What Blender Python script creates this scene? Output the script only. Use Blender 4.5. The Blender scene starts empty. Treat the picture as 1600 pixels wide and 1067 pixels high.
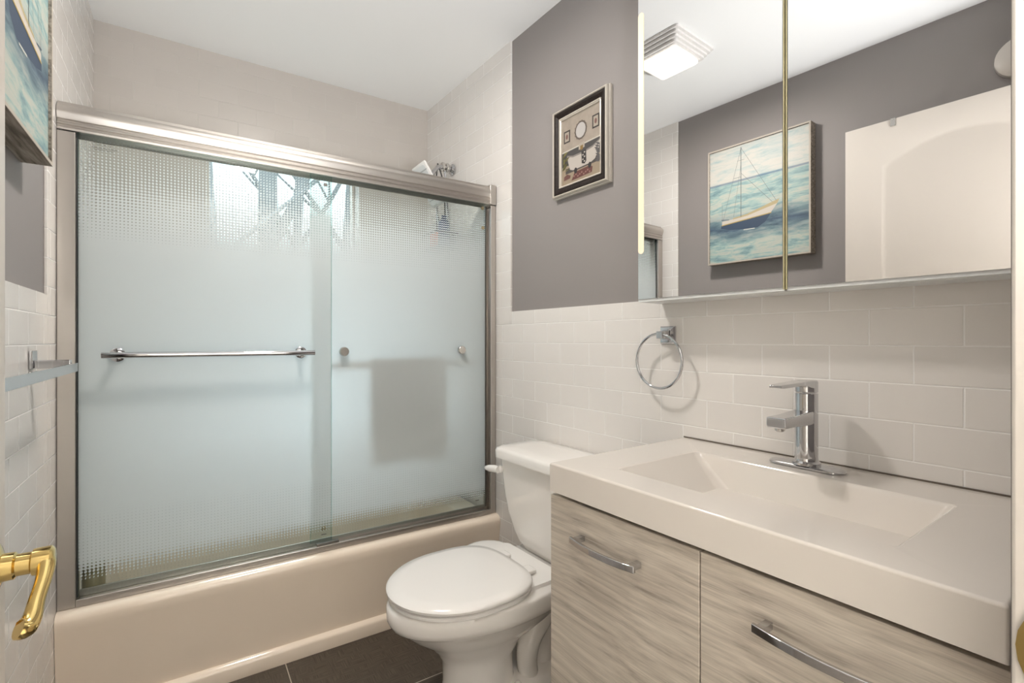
import bpy, bmesh, math, random
from mathutils import Vector, Matrix

random.seed(7)
S = bpy.context.scene
COL = S.collection
SK = math.radians(2.26)          # the right wall runs 2.26 degrees off the left wall
CS, SN = math.cos(SK), math.sin(SK)
FL = -0.015                      # floor level

# ------------------------------------------------------------------ camera
cam_d = bpy.data.cameras.new('camera'); cam = bpy.data.objects.new('camera', cam_d); COL.objects.link(cam)
cam_d.sensor_fit = 'HORIZONTAL'; cam_d.sensor_width = 36.0
cam_d.lens = 772.0 / 1600.0 * 36.0
cam_d.shift_y = -2.5 / 1600.0
cam_d.clip_start = 0.02
cam.location = (0, 0, 1.15)
cam.rotation_euler = (math.radians(90), 0, math.radians(-33.45))
S.camera = cam

# ------------------------------------------------------------------ world, lights, exposure
S.view_settings.view_transform = 'Standard'
S.view_settings.look = 'None'
S.view_settings.exposure = 0.0
S.view_settings.gamma = 1.0
S.view_settings.use_curve_mapping = False
SKY = 2.3; SKY_W = 680.0; HALL_W = 76.0; LAMP = 0.9; LED = 1.05; LAMP_W = 16.0; UP_W = 235.0
w = bpy.data.worlds.new('overcast_sky'); S.world = w; w.use_nodes = True
bg = w.node_tree.nodes['Background']
bg.inputs['Color'].default_value = (0.80, 0.91, 1.0, 1); bg.inputs['Strength'].default_value = SKY

def area(name, loc, rot, sx, sy, watts, color):
    d = bpy.data.lights.new(name, 'AREA'); d.shape = 'RECTANGLE'; d.size = sx; d.size_y = sy
    d.energy = watts; d.color = color
    o = bpy.data.objects.new(name, d); COL.objects.link(o); o.location = loc; o.rotation_euler = rot
    return o
area('hall_bounce_fill', (0.35, -0.03, 2.28), (math.radians(-90), 0, 0), 1.8, 0.28, HALL_W, (1.0, 0.965, 0.92))  # added unseen panel, fills the bathroom with light bounced off the hall
sd_ = bpy.data.lights.new('ceiling_fill_spot', 'SPOT'); sd_.energy = UP_W; sd_.color = (0.97, 0.985, 1.0); sd_.spot_size = math.radians(70); sd_.spot_blend = 1.0; sd_.shadow_soft_size = 0.22  # unseen spot added behind the camera to brighten the ceiling
so_ = bpy.data.objects.new('ceiling_fill_spot', sd_); COL.objects.link(so_); so_.location = (0.15, -0.6, 1.0)
so_.rotation_euler = (Vector((0.40, 1.05, 2.48))-so_.location).to_track_quat('-Z', 'Y').to_euler()
area('ceiling_lamp_glow', (0.368, 1.447, 2.4125), (0, 0, 0), 0.13, 0.13, LAMP_W, (1.0, 0.945, 0.88))
area('window_daylight', (0.43, 4.5, 4.08), (math.radians(-37), 0, 0), 2.2, 1.5, SKY_W, (0.83, 0.925, 1.0))
p = area('window_portal', (0.43, 2.82, 1.765), (math.radians(-90), 0, 0), 0.70, 0.63, 1.0, (1, 1, 1))
p.data.cycles.is_portal = True
cy = S.cycles
cy.max_bounces = 14; cy.diffuse_bounces = 7; cy.glossy_bounces = 6
cy.transmission_bounces = 10; cy.transparent_max_bounces = 24
cy.sample_clamp_indirect = 6.0
cy.caustics_reflective = False; cy.caustics_refractive = True

# ------------------------------------------------------------------ materials
def srgb(r, g, b):
    f = lambda c: (c/255/12.92) if c/255 <= 0.04045 else ((c/255+0.055)/1.055)**2.4
    return (f(r), f(g), f(b), 1)

class NT:
    def __init__(s, name):
        s.m = bpy.data.materials.new(name); s.m.use_nodes = True
        s.t = s.m.node_tree; s.b = s.t.nodes['Principled BSDF']; s.o = s.t.nodes['Material Output']
    def n(s, kind, **kw):
        x = s.t.nodes.new('ShaderNode' + kind)
        for k, v in kw.items():
            if k in x.inputs: x.inputs[k].default_value = v
            else: setattr(x, k, v)
        return x
    def l(s, a, ao, b, bi): s.t.links.new(a.outputs[ao], b.inputs[bi])
    def math(s, op, a, b=None):
        x = s.n('Math', operation=op)
        for i, v in enumerate((a, b)):
            if v is None: continue
            if isinstance(v, (int, float)): x.inputs[i].default_value = v
            else: s.t.links.new(v, x.inputs[i])
        return x.outputs[0]

def pm(name, col, rough=0.5, metal=0.0, spec=0.5, coat=0.0, noise=0.0, nscale=20.0, bump=0.0, bscale=200.0, emit=None, estr=0.0):
    k = NT(name); b = k.b
    b.inputs['Base Color'].default_value = col; b.inputs['Roughness'].default_value = rough
    b.inputs['Metallic'].default_value = metal; b.inputs['Specular IOR Level'].default_value = spec
    b.inputs['Coat Weight'].default_value = coat
    tc = k.n('TexCoord')
    if noise > 0:
        nz = k.n('TexNoise', Scale=nscale, Detail=3.0); k.l(tc, 'Object', nz, 'Vector')
        mr = k.n('MapRange'); mr.inputs['To Min'].default_value = 1-noise; mr.inputs['To Max'].default_value = 1+noise
        k.l(nz, 'Fac', mr, 'Value')
        mx = k.n('VectorMath', operation='SCALE'); mx.inputs[0].default_value = col[:3]; k.l(mr, 'Result', mx, 'Scale')
        k.l(mx, 'Vector', b, 'Base Color')
    if bump > 0:
        nb = k.n('TexNoise', Scale=bscale, Detail=2.0); k.l(tc, 'Object', nb, 'Vector')
        bp = k.n('Bump', Strength=bump, Distance=0.002); k.l(nb, 'Fac', bp, 'Height'); k.l(bp, 'Normal', b, 'Normal')
    if emit:
        b.inputs['Emission Color'].default_value = emit; b.inputs['Emission Strength'].default_value = estr
    return k.m

def tile_mat(name, axis, sh, sz, base, grout, bw=0.159, rh=0.0805, rough=0.2):
    k = NT(name); b = k.b
    tc = k.n('TexCoord'); sp = k.n('SeparateXYZ'); k.l(tc, 'Object', sp, 'Vector')
    u = k.math('ADD', sp.outputs[axis], sh); v = k.math('ADD', sp.outputs['Z'], sz)
    cb = k.n('CombineXYZ'); k.t.links.new(u, cb.inputs[0]); k.t.links.new(v, cb.inputs[1])
    br = k.n('TexBrick', offset=0.5, offset_frequency=2)
    br.inputs['Scale'].default_value = 1.0; br.inputs['Mortar Size'].default_value = 0.0021
    br.inputs['Mortar Smooth'].default_value = 0.6; br.inputs['Brick Width'].default_value = bw
    br.inputs['Row Height'].default_value = rh; br.inputs['Bias'].default_value = 0.0
    br.inputs['Color1'].default_value = base
    br.inputs['Color2'].default_value = tuple(c*0.965 for c in base[:3]) + (1,)
    br.inputs['Mortar'].default_value = grout
    k.l(cb, 'Vector', br, 'Vector'); k.l(br, 'Color', b, 'Base Color')
    rr = k.n('MapRange'); rr.inputs['To Min'].default_value = rough; rr.inputs['To Max'].default_value = 0.7
    k.l(br, 'Fac', rr, 'Value'); k.l(rr, 'Result', b, 'Roughness')
    nz = k.n('TexNoise', Scale=9.0, Detail=1.0); k.l(tc, 'Object', nz, 'Vector')
    h = k.math('SUBTRACT', k.math('MULTIPLY', nz.outputs['Fac'], 0.25), br.outputs['Fac'])
    bp = k.n('Bump', Strength=0.55, Distance=0.0015); k.t.links.new(h, bp.inputs['Height']); k.l(bp, 'Normal', b, 'Normal')
    return k.m

TILE = (0.775, 0.745, 0.715, 1); GROUT = (0.875, 0.86, 0.84, 1)
M = {}
M['tile_right'] = tile_mat('white_subway_tile', 'Y', -0.0300+1.59, -0.0105, TILE, GROUT)
M['tile_cap'] = tile_mat('white_cap_tile', 'Y', -0.0300+1.59+0.0795, -1.218, TILE, GROUT, rh=0.3)
M['tile_edge'] = tile_mat('white_edge_tile', 'X', 50.0, -0.0105, TILE, GROUT, bw=20.0)
M['tile_left'] = tile_mat('white_subway_tile_left', 'Y', 1.59+0.02, -0.0105, TILE, GROUT)
M['tile_back'] = tile_mat('shaded_subway_tile_back', 'X', 1.59+0.03, -0.0105, (0.56, 0.515, 0.475, 1), (0.58, 0.54, 0.50, 1), rough=0.3)  # same white tile, backlit shade of the window wall put into its colour
M['paint'] = pm('mauve_grey_wall_paint', (0.275, 0.252, 0.245, 1), 0.55, bump=0.08, bscale=260)
M['ceiling'] = pm('matt_white_ceiling_paint', (0.87, 0.87, 0.865, 1), 0.8)
M['white_paint'] = pm('white_gloss_paint', (0.60, 0.555, 0.505, 1), 0.35)
M['hall'] = pm('hall_wall_paint', (0.80, 0.79, 0.77, 1), 0.7)
M['hall_floor'] = pm('pale_hall_carpet', (0.72, 0.70, 0.66, 1), 0.9, noise=0.05, nscale=60)
M['porcelain'] = pm('white_porcelain', (0.85, 0.82, 0.785, 1), 0.08, coat=0.4)
M['seat'] = pm('white_seat_plastic', (0.82, 0.80, 0.775, 1), 0.18)
M['tub'] = pm('cream_tub_enamel', (0.89, 0.77, 0.64, 1), 0.13, coat=0.3)
M['counter'] = pm('cream_white_cultured_marble', (0.715, 0.665, 0.61, 1), 0.12, coat=0.3)
M['chrome'] = pm('polished_chrome', (0.60, 0.60, 0.615, 1), 0.05, metal=1.0)
M['steel'] = pm('satin_nickel', (0.62, 0.60, 0.57, 1), 0.26, metal=1.0)
M['brass'] = pm('polished_brass', (0.80, 0.60, 0.24, 1), 0.10, metal=1.0)
M['dark_brass'] = pm('aged_brass', (0.36, 0.26, 0.10, 1), 0.3, metal=1.0)
M['alu'] = pm('brushed_aluminium', (0.54, 0.505, 0.47, 1), 0.36, metal=1.0)
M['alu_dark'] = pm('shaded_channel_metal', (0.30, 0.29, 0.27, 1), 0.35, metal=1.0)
M['rubber'] = pm('black_rubber', (0.03, 0.03, 0.03, 1), 0.6)
M['amber'] = pm('yellowed_plastic', (0.40, 0.33, 0.20, 1), 0.35)
M['white_edge'] = pm('white_anodised_frame', (0.78, 0.80, 0.80, 1), 0.35)
M['gold_edge'] = pm('gold_mirror_edge', (0.62, 0.56, 0.33, 1), 0.4, metal=0.2)
M['mirror'] = pm('silvered_mirror', (0.93, 0.93, 0.93, 1), 0.0, metal=1.0)
M['led'] = pm('lit_strip', (0.05, 0.045, 0.03, 1), 0.4, emit=(1.0, 0.86, 0.60, 1), estr=LED)
M['diffuser'] = pm('lit_lamp_diffuser', (0.9, 0.88, 0.85, 1), 0.4, emit=(1.0, 0.90, 0.80, 1), estr=LAMP)
M['lamp_white'] = pm('white_lamp_plastic', (0.72, 0.70, 0.68, 1), 0.45)
M['dark'] = pm('dark_recess', (0.035, 0.03, 0.025, 1), 0.7)
M['towel'] = pm('olive_taupe_terry', (0.085, 0.075, 0.05, 1), 0.95, noise=0.25, nscale=60, bump=0.8, bscale=600)
M['orange'] = pm('orange_plastic', (0.75, 0.16, 0.04, 1), 0.4)
M['navy'] = pm('navy_plastic', (0.02, 0.04, 0.12, 1), 0.4)
M['charcoal'] = pm('charcoal_plastic', (0.05, 0.05, 0.05, 1), 0.5)
M['olive_lid'] = pm('olive_gold_lid', (0.30, 0.25, 0.12, 1), 0.3)
M['bark'] = pm('pale_grey_bark', (0.30, 0.305, 0.31, 1), 0.9, noise=0.15, nscale=8)
M['ground'] = pm('winter_ground', (0.25, 0.24, 0.2, 1), 0.95, noise=0.3, nscale=3)
M['brick_out'] = pm('outside_wall_render', (0.5, 0.48, 0.45, 1), 0.9)
M['silver_wood'] = pm('champagne_frame_wood', (0.62, 0.57, 0.50, 1), 0.30, metal=0.25, noise=0.08, nscale=60)
M['dark_wood'] = pm('dark_brown_frame_wood', (0.014, 0.008, 0.006, 1), 0.5, spec=0.25, noise=0.6, nscale=70, bump=0.8, bscale=110)
M['canvas_side'] = None

def fabric_wood():
    k = NT('grey_brown_wood_grain'); b = k.b
    tc = k.n('TexCoord'); mp = k.n('Mapping'); mp.inputs['Scale'].default_value = (1.0, 2.0, 46.0)
    k.l(tc, 'Object', mp, 'Vector')
    wob = k.n('TexNoise', Scale=2.2, Detail=2.0); k.l(tc, 'Object', wob, 'Vector')
    wv = k.n('VectorMath', operation='SCALE'); wv.inputs['Scale'].default_value = 2.4; k.l(wob, 'Color', wv, 0)
    ad = k.n('VectorMath', operation='ADD'); k.l(mp, 'Vector', ad, 0); k.l(wv, 'Vector', ad, 1)
    n1 = k.n('TexNoise', Scale=1.6, Detail=6.0, Roughness=0.62); k.l(ad, 'Vector', n1, 'Vector')
    cr = k.n('ValToRGB'); k.l(n1, 'Fac', cr, 'Fac'); e = cr.color_ramp.elements
    e[0].position = 0.22; e[0].color = (0.19, 0.155, 0.125, 1)
    e[1].position = 0.80; e[1].color = (0.68, 0.615, 0.53, 1)
    x = e.new(0.42); x.color = (0.45, 0.395, 0.335, 1)
    x = e.new(0.56); x.color = (0.56, 0.50, 0.425, 1)
    mp2 = k.n('Mapping'); mp2.inputs['Scale'].default_value = (1.0, 5.0, 330.0); k.l(tc, 'Object', mp2, 'Vector')
    n2 = k.n('TexNoise', Scale=1.5, Detail=3.0); k.l(mp2, 'Vector', n2, 'Vector')
    mr = k.n('MapRange'); mr.inputs['To Min'].default_value = 0.72; mr.inputs['To Max'].default_value = 1.28; k.l(n2, 'Fac', mr, 'Value')
    sc = k.n('VectorMath', operation='SCALE'); k.l(cr, 'Color', sc, 0); k.l(mr, 'Result', sc, 'Scale')
    k.l(sc, 'Vector', b, 'Base Color'); b.inputs['Roughness'].default_value = 0.42
    return k.m
M['wood'] = fabric_wood()

def floor_mat():
    k = NT('dark_woven_floor_tile'); b = k.b
    tc = k.n('TexCoord'); mp = k.n('Mapping'); mp.inputs['Location'].default_value = (0.31, -0.36, 0); k.l(tc, 'Object', mp, 'Vector')
    br = k.n('TexBrick', offset=0.0, offset_frequency=2)
    br.inputs['Scale'].default_value = 1.0; br.inputs['Mortar Size'].default_value = 0.002; br.inputs['Mortar Smooth'].default_value = 0.2
    br.inputs['Brick Width'].default_value = 0.61; br.inputs['Row Height'].default_value = 0.61
    br.inputs['Color1'].default_value = (1, 1, 1, 1); br.inputs['Color2'].default_value = (0.9, 0.9, 0.9, 1)
    br.inputs['Mortar'].default_value = (0, 0, 0, 1)
    k.l(mp, 'Vector', br, 'Vector')
    def streak(sx, sy):
        m2 = k.n('Mapping'); m2.inputs['Scale'].default_value = (sx, sy, 1); k.l(tc, 'Object', m2, 'Vector')
        nz = k.n('TexNoise', Scale=1.0, Detail=2.0); k.l(m2, 'Vector', nz, 'Vector'); return nz.outputs['Fac']
    a = streak(14, 330); c = streak(330, 14)
    ck = k.n('TexNoise', Scale=26.0, Detail=0.0); k.l(tc, 'Object', ck, 'Vector')
    gt = k.n('MapRange'); gt.inputs['From Min'].default_value = 0.45; gt.inputs['From Max'].default_value = 0.55; k.l(ck, 'Fac', gt, 'Value')
    mx = k.n('Mix'); k.t.links.new(gt.outputs[0], mx.inputs[0]); k.t.links.new(a, mx.inputs[2]); k.t.links.new(c, mx.inputs[3])
    cr = k.n('ValToRGB'); k.t.links.new(mx.outputs[0], cr.inputs['Fac']); e = cr.color_ramp.elements
    e[0].position = 0.3; e[0].color = (0.030, 0.022, 0.016, 1); e[1].position = 0.72; e[1].color = (0.105, 0.082, 0.062, 1)
    m3 = k.n('Mix', data_type='RGBA', blend_type='MIX'); k.l(br, 'Fac', m3, 0)
    k.t.links.new(cr.outputs[0], m3.inputs[6]); m3.inputs[7].default_value = (0.45, 0.40, 0.34, 1)
    k.t.links.new(m3.outputs[2], b.inputs['Base Color'])
    b.inputs['Roughness'].default_value = 0.38
    bp = k.n('Bump', Strength=0.4, Distance=0.001); k.t.links.new(mx.outputs[0], bp.inputs['Height']); k.l(bp, 'Normal', b, 'Normal')
    return k.m
M['floor'] = floor_mat()

def schlick(k, f0, gain=1.0):
    lw = k.n('LayerWeight', Blend=0.5)
    return k.math('MULTIPLY', k.math('ADD', k.math('MULTIPLY', k.math('POWER', lw.outputs['Facing'], 5.0), 1-f0), f0), gain)

def thin_glass(name, tint=(0.97, 0.99, 0.98, 1)):
    k = NT(name); t = k.t
    tr = k.n('BsdfTransparent'); tr.inputs['Color'].default_value = tint
    gl = k.n('BsdfGlossy'); gl.inputs['Roughness'].default_value = 0.02
    mx = k.n('MixShader'); k.t.links.new(schlick(k, 0.04), mx.inputs['Fac']); k.l(tr, 'BSDF', mx, 1); k.l(gl, 'BSDF', mx, 2)
    k.l(mx, 'Shader', k.o, 'Surface')
    return k.m
M['window_glass'] = thin_glass('window_glass')
M['clear_glass'] = thin_glass('pale_green_glass_edge', (0.80, 0.93, 0.90, 1))

def frosted(name):
    """Sandblasted glass: clear at top and bottom, a halftone of dots between, frosted in the middle."""
    k = NT(name)
    tc = k.n('TexCoord'); sp = k.n('SeparateXYZ'); k.l(tc, 'Object', sp, 'Vector')
    P = 0.0098
    cx = k.math('COSINE', k.math('MULTIPLY', sp.outputs['X'], 2*math.pi/P))
    cz = k.math('COSINE', k.math('MULTIPLY', sp.outputs['Z'], 2*math.pi/P))
    s = k.math('ADD', k.math('MULTIPLY', k.math('ADD', cx, cz), 0.25), 0.5)           # 0..1
    def ramp(a, b):
        r = k.n('MapRange'); r.inputs['From Min'].default_value = a; r.inputs['From Max'].default_value = b
        r.inputs['To Min'].default_value = 0.0; r.inputs['To Max'].default_value = 1.06
        k.l(sp, 'Z', r, 'Value'); return r.outputs[0]
    def ramp2(a, b, v0, v1):
        r = k.n('MapRange'); r.inputs['From Min'].default_value = a; r.inputs['From Max'].default_value = b
        r.inputs['To Min'].default_value = v0; r.inputs['To Max'].default_value = v1; k.l(sp, 'Z', r, 'Value'); return r.outputs[0]
    low = k.math('ADD', ramp2(0.412, 0.475, 0.0, 0.86), ramp2(0.475, 0.67, 0.0, 0.20))
    frac = k.math('MINIMUM', ramp(1.775, 1.44), low)
    d = k.math('ADD', k.math('SUBTRACT', s, 1.0), frac)                                # > 0 where frosted
    st = k.n('MapRange'); st.inputs['From Min'].default_value = -0.03; st.inputs['From Max'].default_value = 0.03
    k.t.links.new(d, st.inputs['Value'])
    clear = k.n('BsdfTransparent'); clear.inputs['Color'].default_value = (0.93, 0.965, 0.955, 1)
    tl = k.n('BsdfTranslucent'); tl.inputs['Color'].default_value = (0.82, 0.875, 0.895, 1)
    rf = k.n('BsdfRefraction'); rf.inputs['Color'].default_value = (0.90, 0.95, 0.95, 1)
    rf.inputs['Roughness'].default_value = 0.55; rf.inputs['IOR'].default_value = 1.2
    df = k.n('BsdfDiffuse'); df.inputs['Color'].default_value = (0.85, 0.885, 0.885, 1)
    m1 = k.n('MixShader'); m1.inputs['Fac'].default_value = 0.70; k.l(rf, 'BSDF', m1, 1); k.l(tl, 'BSDF', m1, 2)
    m2 = k.n('MixShader'); m2.inputs['Fac'].default_value = 0.40; k.l(m1, 'Shader', m2, 1); k.l(df, 'BSDF', m2, 2)
    m3 = k.n('MixShader'); k.l(st, 'Result', m3, 'Fac'); k.l(clear, 'BSDF', m3, 1); k.l(m2, 'Shader', m3, 2)
    gr = k.n('MapRange'); gr.inputs['To Min'].default_value = 0.03; gr.inputs['To Max'].default_value = 0.55; k.l(st, 'Result', gr, 'Value')
    gl = k.n('BsdfGlossy'); k.l(gr, 'Result', gl, 'Roughness')
    ff = schlick(k, 0.035, 0.8)
    m4 = k.n('MixShader'); k.t.links.new(ff, m4.inputs['Fac']); k.l(m3, 'Shader', m4, 1); k.l(gl, 'BSDF', m4, 2)
    k.l(m4, 'Shader', k.o, 'Surface')
    return k.m
M['frosted'] = frosted('dot_pattern_frosted_glass')

def canvas_mat():
    """Brushed sea and sky; Object coordinates: Y along the picture, Z up, horizon at Z=0."""
    k = NT('painted_sea_canvas'); b = k.b
    tc = k.n('TexCoord'); sp = k.n('SeparateXYZ'); k.l(tc, 'Object', sp, 'Vector')
    mp = k.n('Mapping'); mp.inputs['Scale'].default_value = (1, 4.5, 30); k.l(tc, 'Object', mp, 'Vector')
    wob = k.n('TexNoise', Scale=6.0, Detail=2.0); k.l(tc, 'Object', wob, 'Vector')
    sc = k.n('VectorMath', operation='SCALE'); sc.inputs['Scale'].default_value = 0.9; k.l(wob, 'Color', sc, 0)
    ad = k.n('VectorMath', operation='ADD'); k.l(mp, 'Vector', ad, 0); k.l(sc, 'Vector', ad, 1)
    n = k.n('TexNoise', Scale=1.3, Detail=7.0, Roughness=0.68); k.l(ad, 'Vector', n, 'Vector')
    def ramp(cols):
        r = k.n('ValToRGB'); e = r.color_ramp.elements
        e[0].position, e[0].color = cols[0]; e[1].position, e[1].color = cols[-1]
        for p_, c_ in cols[1:-1]: x = e.new(p_); x.color = c_
        k.l(n, 'Fac', r, 'Fac'); return r
    sky = ramp([(0.25, srgb(133, 161, 165)), (0.42, srgb(167, 177, 175)), (0.55, srgb(189, 186, 178)), (0.75, srgb(176, 178, 171))])
    sea = ramp([(0.25, srgb(65, 92, 108)), (0.38, srgb(111, 140, 144)), (0.48, srgb(141, 166, 163)), (0.58, srgb(175, 177, 166)), (0.75, srgb(147, 162, 162))])
    dark = ramp([(0.30, srgb(37, 53, 74)), (0.5, srgb(68, 89, 107)), (0.7, srgb(124, 149, 152))])
    wz = k.n('TexNoise', Scale=5.0, Detail=2.0); k.l(tc, 'Object', wz, 'Vector')
    zz = k.math('ADD', sp.outputs['Z'], k.math('MULTIPLY', k.math('SUBTRACT', wz.outputs['Fac'], 0.5), 0.09))
    band = k.math('SUBTRACT', 1.0, k.math('MULTIPLY', k.math('ABSOLUTE', k.math('ADD', zz, 0.255)), 11.0))
    bc = k.n('Clamp'); k.t.links.new(band, bc.inputs[0])
    m1 = k.n('Mix', data_type='RGBA'); k.t.links.new(bc.outputs[0], m1.inputs[0]); k.t.links.new(sea.outputs[0], m1.inputs[6]); k.t.links.new(dark.outputs[0], m1.inputs[7])
    ho = k.n('MapRange'); ho.inputs['From Min'].default_value = -0.002; ho.inputs['From Max'].default_value = 0.003; k.l(sp, 'Z', ho, 'Value')
    m2 = k.n('Mix', data_type='RGBA'); k.t.links.new(ho.outputs[0], m2.inputs[0]); k.t.links.new(m1.outputs[2], m2.inputs[6]); k.t.links.new(sky.outputs[0], m2.inputs[7])
    ln = k.n('Clamp'); k.t.links.new(k.math('SUBTRACT', 1.0, k.math('MULTIPLY', k.math('ABSOLUTE', k.math('ADD', sp.outputs['Z'], 0.006)), 120.0)), ln.inputs[0])
    lf = k.math('MULTIPLY', ln.outputs[0], 0.75)
    m3 = k.n('Mix', data_type='RGBA'); k.t.links.new(lf, m3.inputs[0]); k.t.links.new(m2.outputs[2], m3.inputs[6]); m3.inputs[7].default_value = srgb(60, 88, 125)
    k.t.links.new(m3.outputs[2], b.inputs['Base Color']); b.inputs['Roughness'].default_value = 0.55
    return k.m
M['canvas'] = canvas_mat()
def weathered():
    k = NT('weathered_grey_wood'); b = k.b
    tc = k.n('TexCoord'); mp = k.n('Mapping'); mp.inputs['Scale'].default_value = (60, 5, 60); k.l(tc, 'Object', mp, 'Vector')
    n = k.n('TexNoise', Scale=2.0, Detail=5.0); k.l(mp, 'Vector', n, 'Vector')
    r = k.n('ValToRGB'); r.color_ramp.elements[0].position = 0.3; r.color_ramp.elements[0].color = srgb(88, 78, 68)
    r.color_ramp.elements[1].position = 0.7; r.color_ramp.elements[1].color = srgb(168, 158, 145)
    k.l(n, 'Fac', r, 'Fac'); k.l(r, 'Color', b, 'Base Color'); b.inputs['Roughness'].default_value = 0.7
    return k.m
M['weathered'] = weathered()
FLAT = {}; INK = 0.82
def flat(r, g, b_, rough=0.6):
    key = (r, g, b_)
    if key not in FLAT: FLAT[key] = pm('ink_%d_%d_%d' % key, srgb(r*INK, g*INK, b_*INK), rough)
    return FLAT[key]

# ------------------------------------------------------------------ mesh builder
ORG = {}
class MB:
    def __init__(s): s.v, s.f, s.mi, s.mats = [], [], [], []
    def mat(s, m):
        if m not in s.mats: s.mats.append(m)
        s.cur = s.mats.index(m); return s
    def add(s, verts, faces):
        o = len(s.v); s.v += [tuple(x) for x in verts]
        for f in faces: s.f.append([o+i for i in f]); s.mi.append(getattr(s, 'cur', 0))
        return s
    def box(s, x0, y0, z0, x1, y1, z1):
        v = [(x0,y0,z0),(x1,y0,z0),(x1,y1,z0),(x0,y1,z0),(x0,y0,z1),(x1,y0,z1),(x1,y1,z1),(x0,y1,z1)]
        return s.add(v, [(0,3,2,1),(4,5,6,7),(0,1,5,4),(1,2,6,5),(2,3,7,6),(3,0,4,7)])
    def loft(s, rings, cap0=True, cap1=True, closed=True):
        n = len(rings[0]); v = [p_ for r in rings for p_ in r]; f = []
        for i in range(len(rings)-1):
            for j in range(n if closed else n-1):
                a = i*n+j; b_ = i*n+(j+1) % n; f.append((a, b_, b_+n, a+n))
        if cap0: f.append(tuple(reversed(range(n))))
        if cap1: f.append(tuple((len(rings)-1)*n+j for j in range(n)))
        return s.add(v, f)
    def lathe(s, prof, c, axis='Z', n=24, cap=True):
        rings = []
        for r, h in prof:
            ring = []
            for j in range(n):
                a = 2*math.pi*j/n; p_, q = r*math.cos(a), r*math.sin(a)
                if axis == 'Z': ring.append((c[0]+p_, c[1]+q, c[2]+h))
                elif axis == 'X': ring.append((c[0]+h, c[1]+p_, c[2]+q))
                else: ring.append((c[0]+q, c[1]+h, c[2]+p_))
            rings.append(ring)
        return s.loft(rings, cap, cap)
    def tube(s, path, r, n=12, cap=True, closed=False):
        P_ = [Vector(p_) for p_ in path]; m = len(P_)
        rr = r if isinstance(r, (list, tuple)) else [r]*m
        rings = []; up = None
        for i in range(m):
            if closed: d = P_[(i+1) % m]-P_[i-1]
            else: d = P_[min(i+1, m-1)]-P_[max(i-1, 0)]
            d.normalize()
            if up is None:
                up = Vector((0, 0, 1)) if abs(d.z) < 0.9 else Vector((1, 0, 0))
            e1 = (up - d*up.dot(d)).normalized(); e2 = d.cross(e1); up = e1
            rings.append([tuple(P_[i]+e1*(rr[i]*math.cos(2*math.pi*j/n))+e2*(rr[i]*math.sin(2*math.pi*j/n))) for j in range(n)])
        if closed: rings.append(rings[0]); cap = False
        return s.loft(rings, cap, cap)
    def sweep(s, sec, path_pts, frame):
        """sec: list of (a,b); path point + frame axes -> rings"""
        return s.loft([[tuple(Vector(p_)+Vector(e1)*a+Vector(e2)*b_) for a, b_ in sec] for p_, (e1, e2) in zip(path_pts, frame)])
    def poly(s, pts): return s.add(pts, [tuple(range(len(pts)))])
    def build(s, name, mat=None, parent=None, origin=None, B=False, smooth=True, ang=38, bevel=0.0, bseg=2, keep=False, recalc=True, wn=False):
        """B: coordinates are in the right wall's frame. Children take their parent's origin and frame."""
        if parent is not None: porg = Vector(ORG[parent.name]); 
        vs = [Vector(v) for v in s.v]
        lo = Vector([min(v[i] for v in vs) for i in range(3)]); hi = Vector([max(v[i] for v in vs) for i in range(3)])
        if origin is None:
            if keep: origin = Vector(ORG[parent.name]) if parent is not None else Vector((0, 0, 0))
            elif parent is not None: origin = (lo+hi)/2
            else: origin = Vector(((lo.x+hi.x)/2, (lo.y+hi.y)/2, lo.z))
        origin = Vector(origin)
        me = bpy.data.meshes.new(name)
        me.from_pydata([tuple(v-origin) for v in vs], [], s.f)
        for m in (s.mats or [mat]): me.materials.append(M[m] if isinstance(m, str) else m)
        if s.mats: me.polygons.foreach_set('material_index', s.mi)
        bm = bmesh.new(); bm.from_mesh(me)
        if recalc:
            bmesh.ops.remove_doubles(bm, verts=bm.verts, dist=1e-6)
            bmesh.ops.recalc_face_normals(bm, faces=bm.faces)
        bm.to_mesh(me); bm.free()
        if smooth:
            me.polygons.foreach_set('use_smooth', [True]*len(me.polygons))
            me.set_sharp_from_angle(angle=math.radians(ang))
        o = bpy.data.objects.new(name, me); COL.objects.link(o)
        ORG[o.name] = tuple(origin)
        if parent is not None:
            o.parent = parent; o.location = origin-porg
        elif B:
            o.location = (origin.x*CS-origin.y*SN, origin.x*SN+origin.y*CS, origin.z); o.rotation_euler = (0, 0, SK)
        else: o.location = origin
        if bevel > 0:
            md = o.modifiers.new('edge', 'BEVEL'); md.width = bevel; md.segments = bseg; md.limit_method = 'ANGLE'; md.angle_limit = math.radians(40)
            wn = True
        if wn and smooth:
            m2 = o.modifiers.new('shading', 'WEIGHTED_NORMAL'); m2.keep_sharp = True; m2.weight = 80
        return o

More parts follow.
